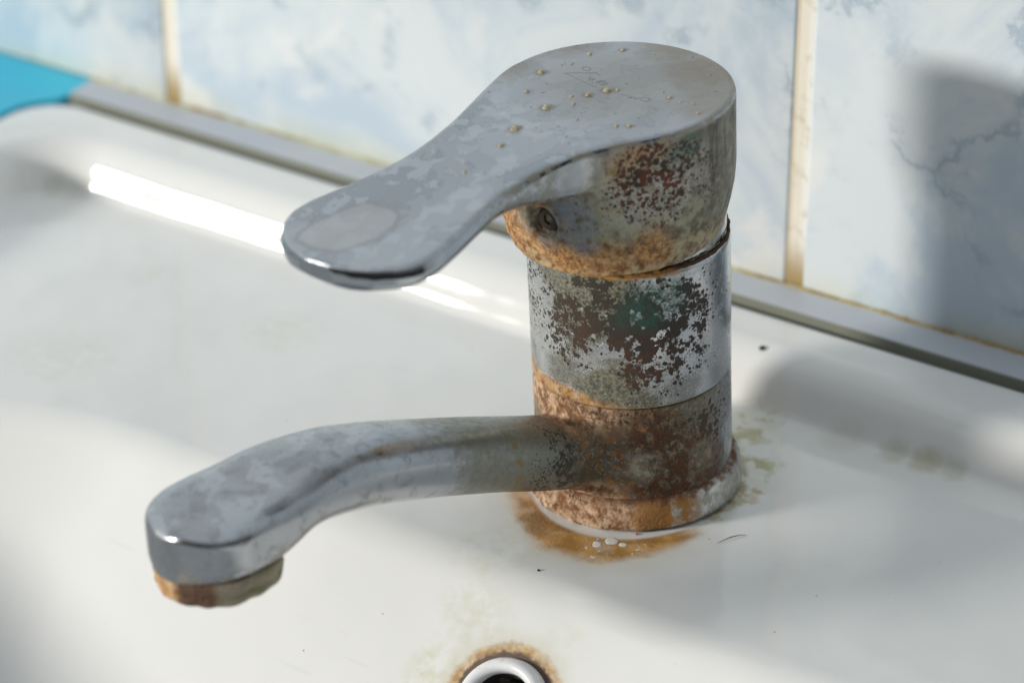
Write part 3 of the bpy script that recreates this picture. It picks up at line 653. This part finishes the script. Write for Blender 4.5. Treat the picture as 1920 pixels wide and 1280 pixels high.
# --- lever
LW = np.array([(4, 25.0), (8, 24.5), (12, 23.2), (16, 21.5), (20, 19.7), (24, 18.0), (28, 16.5), (32.4, 15.1), (38.9, 13.9), (44, 13.6), (49, 13.9), (54.8, 15.2), (60, 16.5), (66, 17.9), (70, 18.2), (73, 17.6), (76, 16.0), (79.6, 12.8), (82, 9.2), (83.6, 5.6), (84.5, .6)])
def lw(s):
    return float(np.mean(np.interp(s+np.linspace(-1.5, 1.5, 7)*(1 if s < 72 else 0), LW[:, 0], LW[:, 1])))
def ltop(s):
    t = max(0, min(1, (s-18)/58)); return 92-7.5*t*t*(3-2*t)
def lever_section(s, n=72):
    w = lw(s); zt = ltop(s); t = max(0, min(1, (s-24)/26)); th = 11-5.6*(t*t*(3-2*t))
    ed = 84.5-s; zb = zt-th
    if ed < 6: zb += 1.6*(1-ed/6)**2
    r = []; hw = w; e = 3.2
    bev = .55                                    # narrow top bevel
    up = [(hw-bev, zt), (-(hw-bev), zt)]
    pts = []
    for k in range(13): pts.append((-(hw-bev)+2*(hw-bev)*k/12, zt-.0))
    pts = [(x, z+(.0)) for x, z in pts]
    # right bevel, side bulging under, bottom, left side
    rb = 1.0*t; right = [(hw-.12, zt-.3), (hw+.25*rb, zt-.6-.2*rb), (hw+.7*rb, zt-.9-.8*rb)]; hx = hw+.9*rb; z0_ = .9+1.6*rb
    for a in np.linspace(0, math.pi/2, 10): right.append((hx-min(hw*.8, 3.2)*(1-math.cos(a)), zt-z0_-(th-z0_)*math.sin(a)*.99))
    if ed < 6: right = [(x, max(z, zb)) for x, z in right]
    left = [(-x, z) for x, z in right[::-1]]
    zbb = right[-1][1]; mid = [(right[-1][0]*(1-2*k/8), zbb) for k in range(1, 8)]
    loop = pts + right + mid + left
    return [(s, x, z) for x, z in loop]
V_, F_ = [], []
S = list(np.linspace(6, 72, 60))+list(np.linspace(73, 80, 14))+[80+4.5*math.sin(a) for a in np.linspace(.1, math.pi/2, 16)]
loft([lever_section(s) for s in S], V_, F_)
capp = [(18, 61.2), (21.9, 61.0), (22.4, 61.6), (23.2, 64.0), (24.1, 67.5), (24.8, 71), (25.15, 75), (25.2, 90.9), (25.0, 91.6), (24.4, 92.0), (10, 92.0)]
i0 = len(V_); cap_lathe(capp, 220, (1.5, 0), V_, F_)
for i in range(i0, len(V_)):
    x, y, z = V_[i]
    if z < 88: V_[i] = (x, y, z-.075*x*min(1, (88-z)/12))
def wlv(co):
    r = np.hypot(co[:, 0]-1.5, co[:, 1]); w = np.clip(1-np.abs(r-26.5)/6.5, 0, 1)*(co[:, 0] > 10)*np.clip((np.interp(co[:, 0], [18, 76], [92, 84.5])-1.9-co[:, 2])/2, 0, 1)
    return w*.6
SA = R(9); SC = Vector((26.0, 3.9, 71.6)); SD = Vector((math.cos(SA), math.sin(SA), 0))
def recess(co):
    rel = co-np.array(SC); ax_ = rel@np.array(SD); lat = -rel[:, 0]*math.sin(SA)+rel[:, 1]*math.cos(SA)
    d = np.hypot(lat, rel[:, 2]); on = (ax_ > -6)*(co[:, 2] < 79); k = np.clip((3.7-d)/.9, 0, 1)*on; k = k*k*(3-2*k)
    co = co-np.outer(k*2.3, np.array(SD))
    l = np.exp(-((d-4.5)/.8)**2)*on; co = co+np.outer(l*.4, np.array(SD))
    m_ = (co[:, 2] < 79) & (np.hypot(co[:, 0]-1.5, co[:, 1]) < 26.5)
    for i in np.nonzero(m_)[0]:
        p = Vector(co[i]); q = mnoise.fractal(p*.45, 1, 2, 4); a = math.degrees(math.atan2(p.y, p.x))
        k = max(0, min(1, (80-abs(a-20))/30))*max(0, min(1, (76-p.z)/5)); r = max(math.hypot(p.x, p.y), 1)
        co[i, 0] += k*q*.32*p.x/r; co[i, 1] += k*q*.32*p.y/r
    return co
def lever_shift(o): o.location = Vector((.8, -.9, 1.3))*MM; return o
lever = lever_shift(remeshed('lever', V_, F_, .40, lever_m, tap, wlv, 2, 40, recess))
m = Mat('screw_metal'); m.base((.10, .085, .055), .4, .55); m.layer(m.step(m.noise(1., 4), .45, .6), (.09, .075, .05), 0, .7); scr = m.done(m.noise(2., 4), .0003)
m = Mat('socket_dark'); m.base((.012, .011, .009), 0, .8); sck = m.done()
V_, F_ = [], []; n = 48
def hexr(a, r=1.05): k = (a+math.pi/6) % (math.pi/3)-math.pi/6; return r/math.cos(k)
rows = [[(0, 2.6*math.cos(a), 2.6*math.sin(a)) for a in np.linspace(0, 2*math.pi, n, endpoint=False)],
        [(2.1, 2.6*math.cos(a), 2.6*math.sin(a)) for a in np.linspace(0, 2*math.pi, n, endpoint=False)],
        [(2.4, 2.2*math.cos(a), 2.2*math.sin(a)) for a in np.linspace(0, 2*math.pi, n, endpoint=False)],
        [(2.4, hexr(a)*math.cos(a), hexr(a)*math.sin(a)) for a in np.linspace(0, 2*math.pi, n, endpoint=False)],
        [(.6, hexr(a)*math.cos(a), hexr(a)*math.sin(a)) for a in np.linspace(0, 2*math.pi, n, endpoint=False)]]
loft(rows, V_, F_); s_ = mesh('set_screw', V_, F_, scr, lever, smooth=False); s_.location = (SC-SD*4.0)*MM; s_.rotation_euler = (0, 0, SA)

# dried mineral blisters on top of the lever (each one a sub-part)
m = Mat('mineral_blister'); m.base((.40, .37, .25), 0, .28)
m.layer(m.step(m.noise(2, 3), .45, .6), (.36, .26, .13), rou=.5); m.b.inputs['Subsurface Weight'].default_value = .0
blis = m.done(coat=.6)
B = [((5.8, -16.9), 1), ((-1.5, -15.3), .5), ((-7.5, -16.1), .75), ((-13.7, -12.4), .65), ((17.3, -3.2), 1.15), ((27.8, -1.4), 1.2), ((14.5, -11.9), .7), ((12.3, -.4), .65), ((7.4, -1.3), .85), ((3.1, 0), 1.05), ((1.6, 1.4), .6),
     ((17.3, 5.7), .55), ((34, 1.1), .65), ((25.7, 3.9), .6), ((14.1, 13.8), .65), ((12.4, 15.7), .65), ((-2.7, 12.1), .65), ((-2.9, 15.1), .5), ((-1.2, 21.7), .55), ((44.4, 1.7), .65), ((.3, -16.5), .4), ((10, -3.4), .5), ((-4, 17.6), .4)]
for k, ((s, t), r) in enumerate(B):
    r *= .84
    V_, F_ = [], []; nn = 20; pr = [(1.25, -.12), (1.08, .05), (.9, .22), (.66, .4), (.36, .5), (.02, .54)]
    for q, (a_, z_) in enumerate(pr):
        for i in range(nn):
            a = 2*math.pi*i/nn; j = 1+.22*mnoise.noise(Vector((math.cos(a)*1.3+k*7, math.sin(a)*1.3, q*.3)))
            V_.append((a_*r*j*.85*math.cos(a)*(1.0+.25*(k % 3 == 0)), a_*r*j*.85*math.sin(a), z_*r*1.35))
    for q in range(len(pr)-1):
        for i in range(nn): F_.append((q*nn+i, q*nn+(i+1) % nn, (q+1)*nn+(i+1) % nn, (q+1)*nn+i))
    o = mesh('mineral_blister', V_, F_, blis, lever); o.location = Vector((s, t, ltop(s)-.02))*MM; o.rotation_euler = (0, .07 if s > 18 else 0, k)

# worn engraving: a triangle with small letters
m = Mat('engraving'); m.base((.25, .25, .25), .5, .5); eng = m.done()
def line_mesh(segs, w, name):
    V, F = [], []
    for (a, b) in segs:
        a = Vector((*a, 0)); b = Vector((*b, 0)); d = (b-a).normalized()*w/2; p = Vector((-d.y, d.x, 0)); i = len(V)
        for z in (0, .06):
            for q in (a-d-p, b+d-p, b+d+p, a-d+p): V.append((q.x, q.y, z))
        for f in ((0, 3, 2, 1), (4, 5, 6, 7), (0, 1, 5, 4), (1, 2, 6, 5), (2, 3, 7, 6), (3, 0, 4, 7)): F.append(tuple(i+g for g in f))
    return mesh(name, V, F, eng, lever, smooth=False)
def arc(c, r, a0, a1, n=10):
    P = [(c[0]+r*math.cos(R(a0+(a1-a0)*i/n)), c[1]+1.25*r*math.sin(R(a0+(a1-a0)*i/n))) for i in range(n+1)]
    return list(zip(P[:-1], P[1:]))
segs = [((2.8, -13), (3.6, -2.8)), ((2.8, -13), (-1.6, -8.2)), ((-1.6, -8.2), (-1.2, -6.6))]
segs += arc((-1.8, -11.2), .8, 0, 360) + [((.6, -7.6), (2.4, -6.4)), ((.6, -7.6), (1., -5.8)), ((1.6, -6.9), (1., -5.8)), ((1.5, -6.2), (2.6, -5.0))] + arc((1.2, -3.6), 1.0, 30, 330) + arc((1.2, -3.6), .55, 0, 360)
segs += [((2.6, 3.2), (2.0, 5.2)), ((2.0, 5.2), (3.2, 6.0)), ((1.6, 5.8), (2.4, 7.2)), ((2.4, 7.2), (1.2, 7.4))] + arc((1.1, 9), .9, 0, 360)
lm = line_mesh(segs, .14, 'engraved_mark'); lm.location = (0, 0, (92-.03)*MM)

# ------------------------------------------------------------------ small loose things
m = Mat('black_speck'); m.base((.02, .022, .012), 0, .7); blk = m.done()
m = Mat('white_crumb'); m.base((.80, .78, .74), 0, .5); whc = m.done()
m = Mat('brown_hair'); m.base((.12, .075, .05), 0, .5); hrm = m.done()
m = Mat('pink_speck'); m.base((.55, .10, .13), 0, .5); pnk = m.done()
def lump(name, x, y, r, mat, label, cat, group=None, flat=.6, z=None):
    V, F = [], []; n = 14; seed = Vector((x, y, 1))
    for q in range(1, 7):
        p = math.pi*q/7
        for i in range(n):
            a = 2*math.pi*i/n; v = Vector((math.sin(p)*math.cos(a), math.sin(p)*math.sin(a), math.cos(p)))
            v *= r*(1+.45*mnoise.noise(v*1.2+seed)); V.append((v.x, v.y, v.z*flat))
    for q in range(5):
        for i in range(n): F.append((q*n+i, q*n+(i+1) % n, (q+1)*n+(i+1) % n, (q+1)*n+i))
    F.append(tuple(range(n))); F.append(tuple(range(5*n, 6*n))[::-1])
    o = mesh(name, V, F, mat); o.location = Vector((x, y, (float(basin_z(x, y)) if z is None else z)+r*flat*.6))*MM
    return tag(o, label, cat, group)
lump('dirt_speck', 4.2, 47.6, .75, blk, 'round black speck on the upper edge of the back ledge, right of the tap', 'speck')
lump('dirt_speck', 3.7, -43.7, .32, blk, 'tiny black speck on the deck below the rust ring, above the overflow', 'speck')
lump('paint_chip', 8.3, -28.2, 1.1, whc, 'leftmost white chip lying in the brown rust ring', 'chip', 'white chips in the rust ring', .05)
lump('paint_chip', 10.2, -25.6, 1.5, whc, 'largest white chip, the middle one of three in the rust ring', 'chip', 'white chips in the rust ring', .04)
lump('paint_chip', 13.0, -25.3, .8, whc, 'rightmost and smallest white chip in the rust ring', 'chip', 'white chips in the rust ring', .05)
lump('pink_speck', 13.2, -20.3, .33, pnk, 'tiny pink speck against the foot of the tap', 'speck')
V_, F_ = [], []; rows = []
for k in range(20):
    t = k/19; x = 29.3+(32.6-29.3)*t; y = -13.6+(-7.6+13.6)*t+.4*math.sin(t*3); r = .13*(1-.6*abs(2*t-1))
    rows.append([(x+r*math.cos(a), y+r*.4*math.cos(a), .16+.35*math.sin(t*math.pi)+r*math.sin(a)) for a in np.linspace(0, 2*math.pi, 7)[:-1]])
loft(rows, V_, F_); h = mesh('hair', V_, F_, hrm); tag(h, 'short dark hair lying on the white deck, right of the rust ring', 'hair')
